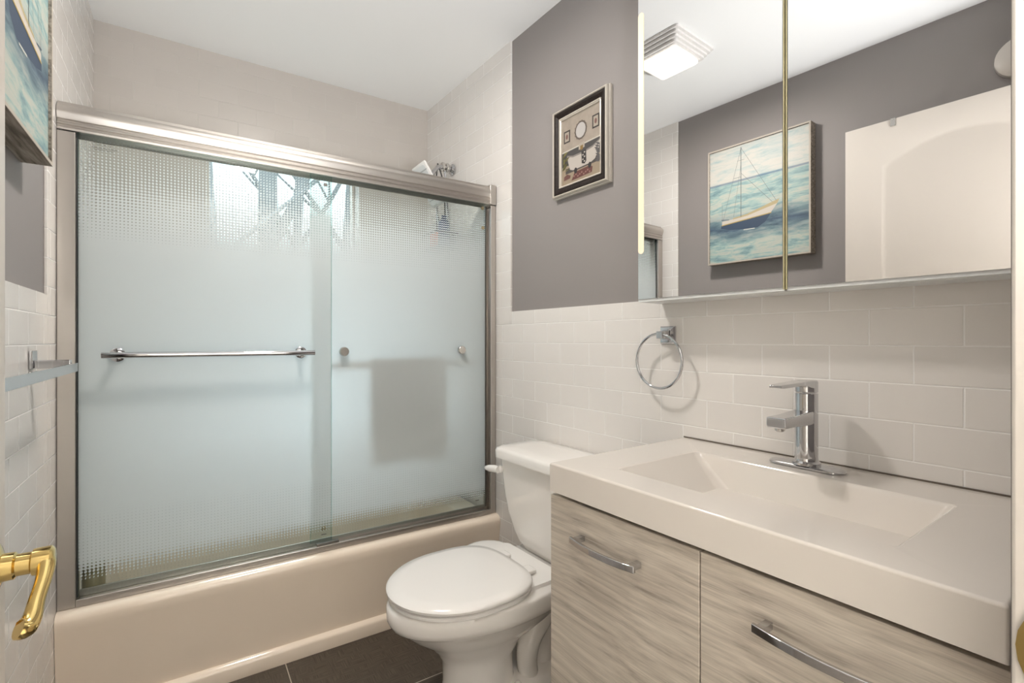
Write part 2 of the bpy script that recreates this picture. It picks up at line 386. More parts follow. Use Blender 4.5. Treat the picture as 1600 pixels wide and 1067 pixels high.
def empty(name, loc, B=False):
    o = bpy.data.objects.new(name, None); COL.objects.link(o); ORG[o.name] = tuple(loc)
    x, y, z = loc
    o.location = (x*CS-y*SN, x*SN+y*CS, z) if B else loc
    if B: o.rotation_euler = (0, 0, SK)
    o.empty_display_size = 0.05
    return o
def thing(name, label, cat, loc, B=False, group=None):
    return tag(empty(name, loc, B), label, cat, group)
def tag(o, label, cat, group=None):
    o['label'] = label; o['category'] = cat
    if group: o['group'] = group
    return o
def struct(o, label=None):
    o['kind'] = 'structure'
    if label: o['label'] = label
    return o
def quick(name, mat, boxes, **kw):
    b = MB()
    for x in boxes: b.box(*x)
    return b.build(name, mat, **kw)
def rrect(x0, y0, x1, y1, z, r, n=6):
    """rounded rectangle ring, anticlockwise"""
    pts = []
    for cx, cy, a0 in ((x1-r, y1-r, 0), (x0+r, y1-r, 90), (x0+r, y0+r, 180), (x1-r, y0+r, 270)):
        for i in range(n+1):
            a = math.radians(a0+90*i/n); pts.append((cx+r*math.cos(a), cy+r*math.sin(a), z))
    return pts

XL = -0.319; XP = -0.327      # left wall: tile face, paint face
DT = 1.282; DP = 1.290        # right wall (its own frame): tile face, paint face
YB = 2.676; CZ = 2.484; YF = 0.125

# ------------------------------------------------------------------ setting
f = struct(quick('floor', 'floor', [(-0.45, 0.0, FL-0.1, 1.45, 2.0, FL)], origin=(0, 0, FL), smooth=False), 'dark brown woven-look floor tiles with pale grout')
struct(quick('ceiling', 'ceiling', [(-0.45, 0.0, CZ, 1.45, 2.85, CZ+0.1)], smooth=False), 'flat white ceiling')
# left wall
wl = struct(quick('wall_left', 'paint', [(XP-0.1, 0.0, FL, XP, 2.85, CZ)], origin=(0, 0, 0), smooth=False), 'mauve grey painted wall behind the door')
ORG[wl.name] = (0, 0, 0)
def tiles_left():
    b = MB(); b.box(XP, YF, FL, XL, 1.85, 1.276); b.build('tile_wainscot', 'tile_left', parent=wl, keep=True, bevel=0.0015)
    b = MB(); b.box(XP, 1.85, FL, XL, YB, CZ); b.build('tile_surround', 'tile_left', parent=wl, keep=True, bevel=0.0015)
tiles_left()
# right wall (own frame)
wr = struct(quick('wall_right', 'paint', [(DP, 0.0, FL, DP+0.1, 2.9, CZ)], origin=(0, 0, 0), B=True, smooth=False), 'mauve grey painted wall above white tile')
b = MB(); b.box(DT, 0.05, FL, DP, 1.87, 1.218); b.build('tile_wainscot', 'tile_right', parent=wr, keep=True)
b = MB(); b.box(DT, 0.05, 1.218, DP, 1.80, 1.276); b.build('cap_tile_row', 'tile_cap', parent=wr, keep=True)
b = MB(); b.box(DT, 1.793, 1.2175, DP, 1.87, CZ); b.build('edge_tile_column', 'tile_edge', parent=wr, keep=True)
b = MB(); b.box(DT, 1.87, FL, DP, 2.80, CZ); b.build('tile_surround', 'tile_right', parent=wr, keep=True)
# back wall with the window opening
WX0, WX1, WZ0, WZ1 = 0.08, 0.78, 1.45, 2.08
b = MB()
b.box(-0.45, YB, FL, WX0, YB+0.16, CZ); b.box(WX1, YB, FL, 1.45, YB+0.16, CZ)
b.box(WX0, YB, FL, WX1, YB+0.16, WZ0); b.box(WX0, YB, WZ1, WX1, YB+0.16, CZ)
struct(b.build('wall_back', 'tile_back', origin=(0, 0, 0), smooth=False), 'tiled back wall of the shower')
# front wall with the doorway
JX0, JX1, DH = -0.200, 0.607, 2.085
b = MB()
b.box(-0.45, 0.0, FL, JX0-0.02, YF, CZ); b.box(JX1+0.02, 0.0, FL, 1.45, YF, CZ); b.box(JX0-0.02, 0.0, DH+0.02, JX1+0.02, YF, CZ)
struct(b.build('wall_front', 'paint', origin=(0, 0, 0), smooth=False), 'painted wall around the doorway')
b = MB(); b.box(JX1, -0.015, FL, JX1+0.02, YF-0.004, DH); jr = struct(b.build('trim_1', 'white_paint', bevel=0.003), 'white door jamb beside the vanity')
b = MB(); b.box(JX0-0.02, -0.015, FL, JX0, YF-0.04, DH); struct(b.build('trim_2', 'white_paint', bevel=0.002), 'white hinge jamb behind the open door')
b = MB(); b.box(JX0-0.02, -0.015, DH, JX1+0.02, YF-0.004, DH+0.02); struct(b.build('trim_3', 'white_paint', bevel=0.002), 'white head jamb of the doorway')
# brass latch strike on the jamb
b = MB()
ring0 = [(JX1, 0.0555+0.034*math.cos(a), 0.885+0.060*math.sin(a)*1.0) for a in [2*math.pi*i/28 for i in range(28)]]
ring1 = [(JX1-0.004, 0.0555+(0.062 if math.cos(a) > 0 else 0.032)*math.cos(a), 0.885+0.058*math.sin(a)) for a in [2*math.pi*i/28 for i in range(28)]]
b.loft([ring0, ring1])
tag(b.build('strike_plate', 'dark_brass', origin=(JX1, 0.0555, 0.885)), 'aged brass rounded strike plate on the white door jamb', 'strike plate')
# hall behind the camera
HX0, HX1, HY = -0.75, 1.6, -1.6
struct(quick('floor_hall', 'hall_floor', [(HX0, HY, FL-0.1, HX1, 0.0, FL)], smooth=False))
struct(quick('ceiling_hall', 'ceiling', [(HX0, HY, CZ, HX1, 0.0, CZ+0.1)], smooth=False))
struct(quick('wall_hall', 'hall', [(HX0, HY-0.1, FL, HX1, HY, CZ), (HX0-0.1, HY, FL, HX0, 0.0, CZ), (HX1, HY, FL, HX1+0.1, 0.0, CZ),
        (HX0, -0.01, FL, -0.22, 0.0, CZ), (JX1+0.02, -0.01, FL, HX1, 0.0, CZ)], smooth=False))
# window
wf = MB()
fw = 0.013
yw0, yw1 = YB+0.09, YB+0.13
wf.box(WX0, yw0, WZ0, WX0+fw, yw1, WZ1); wf.box(WX1-fw, yw0, WZ0, WX1, yw1, WZ1)
wf.box(WX0+fw, yw0, WZ0, WX1-fw, yw1, WZ0+fw); wf.box(WX0+fw, yw0, WZ1-fw, WX1-fw, yw1, WZ1)
win = struct(wf.build('window_1', 'white_paint', origin=(0.43, yw0, WZ0), bevel=0.002), 'white framed window in the shower wall')
g = MB(); g.box(WX0+fw, yw0+0.017, WZ0+fw, WX1-fw, yw0+0.021, WZ1-fw); g.build('glass_pane', 'window_glass', parent=win)
# outside
struct(quick('ground', 'ground', [(-12, 2.84, -0.4, 14, 30, -0.3)], smooth=False), 'winter ground outside the window')
def tree(px_x, Y, r0, h, lean, forks, label, seed):
    rnd = random.Random(seed)
    b = MB()
    def branch(p0, d, r, L, lvl):
        pts, rs = [p0], [r]; p_ = Vector(p0); dd = Vector(d).normalized(); n = 7
        kids = []
        for i in range(n):
            dd = (dd+Vector((rnd.uniform(-.07, .07), rnd.uniform(-.05, .05), rnd.uniform(-.02, .06)))).normalized()
            p_ = p_+dd*(L/n); pts.append(tuple(p_)); rs.append(r*(1-0.75*(i+1)/n)); kids.append((tuple(p_), dd.copy(), rs[-1]))
        b.tube(pts, rs, 8)
        if lvl > 0:
            for _ in range(forks if lvl == 2 else 4):
                q, dq, rq = kids[rnd.randrange(1, n-2)]
                a = rnd.choice((-1, 1))*rnd.uniform(.5, 1.0)
                branch(q, dq+Vector((a, rnd.uniform(-.12, .12), rnd.uniform(-.1, .5))), max(rq*0.6, 0.012), L*rnd.uniform(.3, .5), lvl-1)
    branch((px_x, Y, -0.3), (lean, 0, 1), r0, h, 2)
    return tag(b.build('bare_tree', 'bark', origin=(px_x, Y, -0.3), recalc=False), label, 'tree')

# ------------------------------------------------------------------ bathtub
t = thing('bathtub', 'cream alcove bathtub with a smooth apron below the sliding shower glass', 'bathtub', (0.45, 2.29, FL))
def xr(y): return (DT-y*SN)/CS      # right tile face at depth y
prof = [(1.932, FL), (1.926, 0.030), (1.930, 0.038), (1.946, 0.046), (1.945, 0.060), (1.936, 0.20), (1.926, 0.295), (1.922, 0.322), (1.926, 0.336), (1.938, 0.344), (1.955, 0.346),
        (2.03, 0.346), (2.03, 0.30), (1.975, 0.06), (1.975, FL)]
b = MB(); b.loft([[(XL+0.001, y, z) for y, z in prof], [(xr(y)-0.001, y, z) for y, z in prof]]); b.build('apron', 'tub', parent=t, ang=50)
b = MB()
N = 10
def ring(x0, y0, x1, y1, z, r): return rrect(x0, y0, x1, y1, z, r, N)
xe = xr(2.66)
b.loft([ring(XL+0.001, 2.028, xe-0.004, YB-0.001, 0.10, 0.001), ring(XL+0.001, 2.028, xe-0.004, YB-0.001, 0.346, 0.001),
        ring(XL+0.055, 2.048, xe-0.10, YB-0.055, 0.346, 0.09), ring(XL+0.065, 2.058, xe-0.11, YB-0.065, 0.335, 0.09),
        ring(XL+0.12, 2.09, xe-0.14, YB-0.095, 0.12, 0.10), ring(XL+0.17, 2.13, xe-0.18, YB-0.13, 0.075, 0.10)], cap0=False)
b.build('basin', 'tub', parent=t, ang=50, recalc=True)

# ------------------------------------------------------------------ sliding shower door
sd = thing('sliding_shower_door', 'framed bypass shower door of dot-frosted glass above the tub rim', 'shower door', (0.45, 1.99, 0.346))
xR = xr(1.99)-0.001
hp = [(1.958, 1.776), (1.957, 1.782), (1.961, 1.786), (1.961, 1.790), (1.957, 1.793), (1.957, 1.797), (1.961, 1.801), (1.961, 1.805), (1.957, 1.808), (1.956, 1.814),
      (1.952, 1.822), (1.950, 1.832), (1.952, 1.841), (1.958, 1.849), (1.963, 1.851), (1.963, 1.855), (1.968, 1.857), (1.968, 1.861), (1.978, 1.865),
      (2.034, 1.865), (2.034, 1.776), (2.028, 1.776), (2.028, 1.840), (1.966, 1.840), (1.964, 1.776)]
b = MB(); b.loft([[(XL+0.0015, y, z) for y, z in hp], [(xR-0.034, y, z) for y, z in hp]]); b.build('header_rail', 'alu', parent=sd, ang=25)
b = MB()
b.box(xR-0.034, 1.951, 1.774, xR, 2.035, 1.866)
b.build('header_end_cap', 'alu', parent=sd, bevel=0.004)
for xa, xb in ((XL+0.001, XL+0.043), (xR-0.026, xR)):
    b = MB(); b.box(xa, 1.958, 0.347, xb, 1.966, 1.772); b.box(xa, 2.022, 0.347, xb, 2.030, 1.772); b.box(xa if xa < 0 else xb-0.008, 1.966, 0.347, xa+0.008 if xa < 0 else xb, 2.022, 1.772)
    b.build('wall_jamb', 'alu', parent=sd, bevel=0.0015)
b = MB(); b.box(XL+0.045, 1.956, 0.347, xR-0.028, 1.962, 0.369); b.box(XL+0.045, 1.962, 0.347, xR-0.028, 2.024, 0.353); b.box(XL+0.045, 2.018, 0.353, xR-0.028, 2.024, 0.375)
b.build('bottom_track', 'alu', parent=sd, bevel=0.0012)
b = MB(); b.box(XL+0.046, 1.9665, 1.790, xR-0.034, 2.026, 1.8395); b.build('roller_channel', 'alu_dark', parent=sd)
GZ0, GZ1 = 0.370, 1.788
po = MB(); po.box(XL+0.048, 1.974, GZ0, 0.469, 1.980, GZ1); po = po.build('glass_panel', 'frosted', parent=sd, origin=(0, 1.977, 0), smooth=False)
po['label'] = 'outer glass panel with the chrome towel bar'
ip = MB(); ip.box(0.400, 2.000, GZ0, xR-0.034, 2.006, GZ1); ip = ip.build('glass_panel', 'frosted', parent=sd, origin=(0, 2.003, 0), smooth=False)
ip['label'] = 'inner glass panel with round bar knobs'
for nm, par, xs, yy in (('polished_edge', po, (XL+0.0465, 0.4695), 1.977), ('polished_edge', ip, (0.3985,), 2.003)):
    for x in xs:
        b = MB(); b.box(x-0.0012, yy-0.003, GZ0, x+0.0012, yy+0.003, GZ1); b.build(nm, 'clear_glass', parent=par)
b = MB(); b.box(XL+0.0435, 1.970, 0.37, XL+0.0465, 1.984, 1.775); b.build('seal_strip', 'rubber', parent=sd)
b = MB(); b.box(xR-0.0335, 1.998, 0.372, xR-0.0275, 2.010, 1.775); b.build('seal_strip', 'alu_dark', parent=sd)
# outer towel bar
b = MB(); b.tube([(-0.212, 1.925, 1.103), (0.398, 1.925, 1.103)], 0.0095, 20); bar = b.build('towel_bar', 'chrome', parent=po)
for x in (-0.178, 0.358):
    b = MB(); b.lathe([(0.021, 0), (0.021, -0.005), (0.017, -0.008), (0.009, -0.009), (0.009, -0.049)], (x, 1.974, 1.103), 'Y', 24); b.build('bar_post', 'chrome', parent=bar)
for x in (0.522, 1.043):
    b = MB(); b.lathe([(0.017, 0), (0.0185, -0.003), (0.0185, -0.014), (0.016, -0.017)], (x, 1.9995, 1.104), 'Y', 24); b.build('bar_knob', 'steel', parent=ip)
b = MB(); b.tube([(0.470, 2.062, 1.104), (1.085, 2.062, 1.104)], 0.009, 16)
for x in (0.522, 1.043): b.tube([(x, 2.0065, 1.104), (x, 2.062, 1.104)], 0.008, 12)
b.build('inner_towel_bar', 'steel', parent=ip)
# small fittings on the glass
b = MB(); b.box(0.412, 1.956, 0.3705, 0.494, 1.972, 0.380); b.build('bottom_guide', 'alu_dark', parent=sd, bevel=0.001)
for x, y, z in ((xR-0.05, 1.994, 1.763), (xR-0.047, 1.994, 1.672), (0.446, 1.9965, 0.420)):
    b = MB(); b.lathe([(0.008, 0), (0.009, -0.003), (0.007, -0.006)], (x, y+0.004, z), 'Y', 12); b.build('bumper', 'amber', parent=sd)
b = MB(); b.box(0.4405, 1.9725, 1.738, 0.4545, 1.974, 1.750); b.build('roller_bolt', 'alu_dark', parent=po)
b = MB(); b.box(0.432, 1.9733, 0.405, 0.450, 1.974, 0.4085); b.build('etched_mark', 'alu_dark', parent=po)
b = MB(); b.box(xR-0.085, 1.9993, 0.405, xR-0.066, 2.0, 0.4085); b.build('etched_mark', 'alu_dark', parent=ip)
# unreadably small mirrored print at the top of the outer panel
b = MB(); rnd = random.Random(3)
for z, x0, x1, hgt in ((1.757, -0.235, -0.185, .0028), (1.751, -0.228, -0.195, .002), (1.741, -0.240, -0.180, .0028), (1.735, -0.235, -0.190, .002)):
    x = x0
    while x < x1:
        wd = rnd.uniform(.001, .0022)
        if rnd.random() > 0.18: b.box(x, 1.9735, z, x+wd, 1.974, z+hgt*rnd.uniform(.6, 1))
        x += wd+0.0009
b.build('printed_lettering', flat(90, 88, 84), parent=po, smooth=False)

# ------------------------------------------------------------------ in the shower
b = MB(); rnd = random.Random(5)
cols = 26; ring_f = []
def towel_sheet(y0, ztop, zbot, ph):
    out = []
    for i in range(cols+1):
        u = i/cols; x = 0.640+u*0.345
        out.append((x, y0+0.004*math.sin(9*u+ph)+0.003*math.sin(23*u+ph)))
    return out
rows = []
path = [(2.048, 0.770), (2.048, 0.90), (2.049, 1.06), (2.0515, 1.104), (2.062, 1.1155), (2.0725, 1.104), (2.075, 1.05), (2.077, 0.80), (2.077, 0.745),
        (2.086, 0.745), (2.084, 1.05), (2.079, 1.112), (2.062, 1.123), (2.045, 1.112), (2.041, 1.05), (2.040, 0.770)]
for (y, z) in path:
    row = []
    for i in range(cols+1):
        u = i/cols; amp = 0.0025*min(1, max(0, (1.09-z)*6))
        row.append((0.625+u*0.315, y+amp*math.sin(9*u+1)+amp*0.6*math.sin(21*u), z+(0.004*math.sin(5*u) if z < 0.8 else 0)))
    rows.append(row)
nn = cols+1; rows.append(rows[0])
b.loft(rows, False, False, closed=False)
b.add([r[0] for r in rows[:-1]], [tuple(range(len(rows)-1))]); b.add([r[-1] for r in rows[:-1]], [tuple(range(len(rows)-1))])
tag(b.build('towel', 'towel', ang=70), 'olive taupe towel folded over the bar behind the frosted glass', 'towel')

# shower head, arm and hose on the right wall of the tub
sh = thing('shower_head_set', 'chrome shower arm with a square white-faced head above the glass', 'shower head', (1.186, 2.37, 2.06))
b = MB(); b.lathe([(0.030, 0), (0.030, -0.004), (0.022, -0.012), (0.013, -0.016)], (1.186, 2.37, 2.055), 'X', 24); b.build('wall_flange', 'chrome', parent=sh)
b = MB(); b.tube([(1.175, 2.37, 2.055), (1.13, 2.365, 2.060), (1.09, 2.35, 2.045), (1.055, 2.325, 2.005), (1.02, 2.29, 1.955), (0.99, 2.25, 1.925)], 0.0115, 14); b.build('shower_arm', 'chrome', parent=sh)
for x in (1.152, 1.128):
    b = MB(); b.lathe([(0.020, -0.008), (0.024, -0.004), (0.024, 0.004), (0.020, 0.008)], (x, 2.3685, 2.059), 'X', 16); b.build('threaded_nut', 'steel', parent=sh)
# plate: long axis from (1.04,1.815) up to (0.93,1.985); short axis along Y
e1 = Vector((-0.115, 0, 0.175)).normalized(); e2 = Vector((0, 1, 0)); nn_ = Vector((e1.z, 0, -e1.x)).normalized(); pc = Vector((0.985, 2.225, 1.90))
def plate_ring(hw, hl, off, r=0.012):
    return [tuple(pc+e1*px_+e2*py_+nn_*off) for px_, py_, _ in rrect(-hl, -hw, hl, hw, 0, r, 4)]
b = MB(); b.loft([plate_ring(0.074, 0.100, -0.004), plate_ring(0.078, 0.105, 0.0), plate_ring(0.078, 0.105, 0.006), plate_ring(0.045, 0.06, 0.018)]); hd = b.build('square_head', 'lamp_white', parent=sh)
def nozzle_mat():
    k = NT('dotted_spray_face'); g_ = k.n('TexCoord')
    d1 = k.n('VectorMath', operation='DOT_PRODUCT'); k.l(g_, 'Object', d1, 0); d1.inputs[1].default_value = e1
    d2 = k.n('VectorMath', operation='DOT_PRODUCT'); k.l(g_, 'Object', d2, 0); d2.inputs[1].default_value = e2
    c1 = k.math('COSINE', k.math('MULTIPLY', d1.outputs['Value'], 2*math.pi/0.034)); c2 = k.math('COSINE', k.math('MULTIPLY', d2.outputs['Value'], 2*math.pi/0.0135))
    m_ = k.math('MULTIPLY', k.math('GREATER_THAN', c1, 0.90), k.math('GREATER_THAN', c2, 0.2))
    mx = k.n('Mix', data_type='RGBA'); k.t.links.new(m_, mx.inputs[0]); mx.inputs[6].default_value = (0.74, 0.74, 0.74, 1); mx.inputs[7].default_value = (0.03, 0.03, 0.03, 1)
    k.t.links.new(mx.outputs[2], k.b.inputs['Base Color']); k.b.inputs['Roughness'].default_value = 0.35
    return k.m
b = MB(); b.loft([plate_ring(0.066, 0.092, -0.0055), plate_ring(0.066, 0.092, -0.0041)]); b.build('spray_face', nozzle_mat(), parent=hd)
b = MB(); b.tube([(1.06, 2.33, 1.99), (1.075, 2.34, 1.90), (1.085, 2.34, 1.80), (1.10, 2.35, 1.72), (1.12, 2.35, 1.60), (1.13, 2.36, 1.35), (1.12, 2.36, 1.1), (1.13, 2.37, 0.95), (1.155, 2.37, 1.05), (1.165, 2.37, 1.4), (1.16, 2.37, 1.8), (1.145, 2.37, 2.0), (1.14, 2.37, 2.045)], 0.007, 10)
b.build('flexible_hose', 'chrome', parent=sh)
# hanging caddy with bath things
cd = thing('shower_caddy', 'dark wire caddy hanging below the shower arm', 'caddy', (1.10, 2.365, 1.60))
b = MB()
for y in (2.32, 2.42): b.tube([(1.10, 2.37, 2.072), (1.105, (y+2.37)/2, 2.02), (1.115, y, 1.95), (1.12, y, 1.70)], 0.0035, 8)
for z in (1.62, 1.70):
    b.tube([(1.05, 2.28, z), (1.17, 2.28, z), (1.17, 2.46, z), (1.05, 2.46, z)], 0.003, 8, closed=True)
for i in range(8): b.tube([(1.05, 2.28+0.0257*i, 1.70), (1.05, 2.28+0.0257*i, 1.62), (1.17, 2.28+0.0257*i, 1.62), (1.17, 2.28+0.0257*i, 1.70)], 0.002, 6)
b.build('wire_frame', 'charcoal', parent=cd)
b = MB(); b.lathe([(0.026, 0), (0.028, 0.006), (0.028, 0.13), (0.014, 0.15), (0.014, 0.165)], (1.11, 2.315, 1.623), 'Z', 20)
tag(b.build('bottle', 'navy'), 'navy bottle standing in the shower caddy', 'bottle')
b = MB(); b.box(1.085, 2.37, 1.623, 1.12, 2.445, 1.70); b.box(1.088, 2.362, 1.70, 1.117, 2.45, 1.712)
tag(b.build('scrub_brush', 'orange', bevel=0.004), 'orange scrub brush lying in the shower caddy', 'brush')
# tub spout and overflow plate
b = MB(); b.tube([(1.183, 2.36, 0.515), (1.15, 2.36, 0.517), (1.09, 2.36, 0.512), (1.06, 2.36, 0.500), (1.048, 2.36, 0.472)], [0.030, 0.030, 0.028, 0.025, 0.021], 18)
tag(b.build('tub_spout', 'steel'), 'satin metal tub spout low on the tiled wall behind the glass', 'spout')
# jar on the tub ledge
j = thing('jar', 'amber jar with an olive lid in the left corner of the tub ledge', 'jar', (-0.245, 2.026, 0.347))
b = MB(); b.lathe([(0.027, 0), (0.030, 0.004), (0.030, 0.060), (0.028, 0.064)], (-0.245, 2.057, 0.347), 'Z', 24); b.build('jar_body', 'amber', parent=j)
b = MB(); b.lathe([(0.031, 0.0645), (0.032, 0.066), (0.032, 0.094), (0.029, 0.097)], (-0.245, 2.057, 0.347), 'Z', 24); b.build('lid', 'olive_lid', parent=j)

# ------------------------------------------------------------------ toilet (right wall frame)
YC = 1.335
tl = thing('toilet', 'white two-piece toilet with closed lid between tub and vanity', 'toilet', (0.90, YC, FL), B=True)
def egg(xf, xb, w, z, sq=2.6, n=56, yc=YC, xm=None):
    """oval ring: rounded nose at xf, squarer back at xb, half width w"""
    xm = xf+(xb-xf)*0.52 if xm is None else xm
    pts = []
    for i in range(n):
        a = 2*math.pi*i/n; c, s_ = math.cos(a), math.sin(a)
        if c <= 0: x = xm+(xm-xf)*c; y = w*s_
        else:
            x = xm+(xb-xm)*math.copysign(abs(c)**(2/sq), c); y = w*math.copysign(abs(s_)**(2/sq), s_)
        pts.append((x, yc+y, z))
    return pts
b = MB()
b.loft([egg(0.690, 0.965, 0.112, FL, 2.6), egg(0.688, 0.965, 0.113, 0.008, 2.6), egg(0.700, 0.955, 0.103, 0.025, 2.6), egg(0.712, 0.935, 0.094, 0.10, 2.6), egg(0.708, 0.935, 0.092, 0.17, 2.6),
        egg(0.680, 0.975, 0.102, 0.215, 2.6), egg(0.635, 1.05, 0.135, 0.255, 2.6), egg(0.585, 1.11, 0.166, 0.292, 2.5), egg(0.556, 1.15, 0.182, 0.318, 2.4), egg(0.546, 1.16, 0.187, 0.326, 2.4),
        egg(0.540, 1.16, 0.191, 0.330, 2.4), egg(0.533, 1.16, 0.194, 0.345, 2.4), egg(0.533, 1.16, 0.194, 0.378, 2.4), egg(0.540, 1.155, 0.189, 0.386, 2.4)])
bowl = b.build('bowl', 'porcelain', parent=tl, ang=60)
b = MB()
def spl(pts, n=6):
    """Catmull-Rom"""
    P_ = [Vector(q) for q in pts]; P_ = [2*P_[0]-P_[1]]+P_+[2*P_[-1]-P_[-2]]; out = []
    for i in range(1, len(P_)-2):
        for k_ in range(n):
            u = k_/n; a, c, d, e = P_[i-1], P_[i], P_[i+1], P_[i+2]
            out.append(0.5*((2*c)+(d-a)*u+(2*a-5*c+4*d-e)*u*u+(3*c-a-3*d+e)*u**3))
    out.append(P_[-2]); return out
for sgn in (-1, 1):
    y = YC+sgn*0.070
    pth = spl([(1.10, y, 0.350), (1.070, y+sgn*0.002, 0.305), (1.025, y+sgn*0.005, 0.250), (0.978, y+sgn*0.006, 0.195), (0.964, y+sgn*0.006, 0.140), (0.970, y+sgn*0.004, 0.085), (0.985, y, 0.03), (0.99, y, FL)])
    k_ = len(pth); b.tube(pth, [0.036+0.004*math.sin(6.2*i/k_) for i in range(k_)], 18)
    b.tube(spl([(1.10, YC+sgn*0.035, 0.345), (1.06, YC+sgn*0.03, 0.25), (1.05, YC+sgn*0.03, 0.13), (1.06, YC+sgn*0.03, FL)]), 0.05, 16)
b.build('trapway', 'porcelain', parent=tl, ang=70)
b = MB(); b.loft([egg(0.78, 1.12, 0.135, FL, 3), egg(0.78, 1.12, 0.135, 0.05, 3), egg(0.79, 1.11, 0.125, 0.075, 3), egg(0.83, 1.09, 0.09, 0.09, 3)]); b.build('foot_flange', 'porcelain', parent=tl, ang=60)
for s_ in (-1, 1):
    b = MB(); b.lathe([(0.012, 0.07), (0.012, 0.088), (0.008, 0.096), (0.002, 0.098)], (0.905, YC+s_*0.108, 0), 'Z', 14); b.build('bolt_cap', 'porcelain', parent=tl)
# rear deck that carries the tank
b = MB(); b.loft([rrect(0.955, YC-0.10, 1.262, YC+0.10, 0.30, 0.04), rrect(0.94, YC-0.135, 1.262, YC+0.135, 0.345, 0.04), rrect(0.935, YC-0.150, 1.262, YC+0.150, 0.376, 0.04), rrect(0.94, YC-0.146, 1.258, YC+0.146, 0.385, 0.04)])
b.build('rear_deck', 'porcelain', parent=tl, ang=60)
# mounting plate with a side lobe between bowl and seat
b = MB()
def lobe(z, k_):
    return [(0.965+(0.090+k_)*math.cos(a), 1.497+(0.084+k_)*math.sin(a), z) for a in [2*math.pi*i/36 for i in range(36)]]
b.loft([lobe(0.372, -0.012), lobe(0.375, 0), lobe(0.391, 0), lobe(0.396, -0.004), lobe(0.398, -0.015)])
b.loft([rrect(0.905, YC-0.150, 1.060, YC+0.17, z, 0.02) for z in (0.382, 0.3975)])
b.build('seat_mounting_plate', 'seat', parent=tl, ang=50)
b = MB(); b.loft([egg(0.548, 0.955, 0.190, 0.389, 3.2), egg(0.541, 0.958, 0.195, 0.393, 3.2), egg(0.541, 0.958, 0.195, 0.401, 3.2), egg(0.548, 0.955, 0.190, 0.404, 3.2)]); b.build('seat_ring', 'seat', parent=tl, ang=50)
b = MB(); b.loft([egg(0.545, 0.955, 0.192, 0.4065, 3.2), egg(0.537, 0.960, 0.198, 0.410, 3.2), egg(0.536, 0.960, 0.199, 0.417, 3.2), egg(0.543, 0.956, 0.193, 0.424, 3.2), egg(0.58, 0.935, 0.165, 0.428, 3.0), egg(0.68, 0.88, 0.08, 0.430, 2.6)])
lid = b.build('seat_lid', 'seat', parent=tl, ang=50)
for y in (YC-0.07, YC+0.07):
    b = MB(); b.box(0.957, y-0.022, 0.401, 0.992, y+0.022, 0.414); b.build('hinge_cover', 'seat', parent=tl, bevel=0.004)
# tank
def trect(hw, xf, z, r): return rrect(xf, YC-hw, 1.268, YC+hw, z, r)
b = MB(); b.loft([trect(0.108, 1.100, 0.388, 0.03), trect(0.120, 1.090, 0.390, 0.03), trect(0.150, 1.080, 0.415, 0.035), trect(0.172, 1.073, 0.450, 0.035), trect(0.198, 1.067, 0.510, 0.035), trect(0.212, 1.062, 0.57, 0.035), trect(0.222, 1.058, 0.64, 0.035), trect(0.230, 1.055, 0.706, 0.035)])
b.build('tank', 'porcelain', parent=tl, ang=60)
def lrect(k_, z): return rrect(1.036-k_, YC-0.247-k_, 1.274+min(k_, 0), YC+0.247+k_, z, 0.05)
b = MB(); b.loft([lrect(-0.008, 0.7065), lrect(0, 0.709), lrect(0.001, 0.735), lrect(-0.004, 0.743), lrect(-0.014, 0.747), lrect(-0.06, 0.749)], True, True); b.build('tank_lid', 'porcelain', parent=tl, ang=60)
b = MB(); b.lathe([(0.013, 0.0), (0.013, -0.010), (0.009, -0.013)], (1.0575, YC+0.205, 0.662), 'X', 16)
b.tube([(1.040, YC+0.200, 0.663), (1.036, YC+0.222, 0.663), (1.033, YC+0.250, 0.660), (1.033, YC+0.274, 0.656), (1.034, YC+0.281, 0.654)], [0.013, 0.014, 0.0125, 0.008, 0.003], 14); b.build('flush_lever', 'seat', parent=tl)

# ------------------------------------------------------------------ vanity (right wall frame)
VY0, VY1 = 0.120, 0.905
va = thing('vanity_cabinet', 'grey-brown wood-grain vanity cabinet with two drawers under the white sink', 'cabinet', (1.02, 0.51, FL), B=True)
b = MB()
b.box(0.7865, VY0, 0.09, DT-0.002, VY0+0.016, 0.7925); b.box(0.7865, VY1-0.019, 0.09, DT-0.002, VY1-0.003, 0.7925)
b.box(0.7865, VY0+0.016, 0.09, DT-0.002, VY1-0.019, 0.106); b.box(DT-0.010, VY0+0.016, 0.106, DT-0.002, VY1-0.019, 0.74)
b.box(0.80, VY0+0.016, 0.70, 0.815, VY1-0.019, 0.750); b.box(0.7865, 0.498, 0.106, 1.2, 0.514, 0.70)
b.box(0.85, VY0+0.01, FL, 0.866, VY1-0.02, 0.09); b.box(0.866, VY1-0.036, FL, DT-0.002, VY1-0.02, 0.09); b.box(0.866, VY0+0.01, FL, DT-0.002, VY0+0.026, 0.09)
b.build('carcass', 'wood', parent=va)
def bow_handle(yc, half, z, par):
    b = MB(); n = 18
    pts, fr, = [], []
    for i in range(n+1):
        u = -1+2*i/n; x = 0.737-0.012*(1-u*u)
        pts.append((x, yc+u*half, z)); fr.append(((1, 0, 0), (0, 0, 1)))
    sec = [(-0.0035, -0.0065), (0.0035, -0.0065), (0.0035, 0.0065), (-0.0035, 0.0065)]
    b.sweep(sec, pts, fr)
    for s_ in (-1, 1):
        y = yc+s_*(half-0.012); b.box(0.735, y-0.006, z-0.006, 0.7645, y+0.006, z+0.006)
    return b.build('handle', 'chrome', parent=par, bevel=0.001)
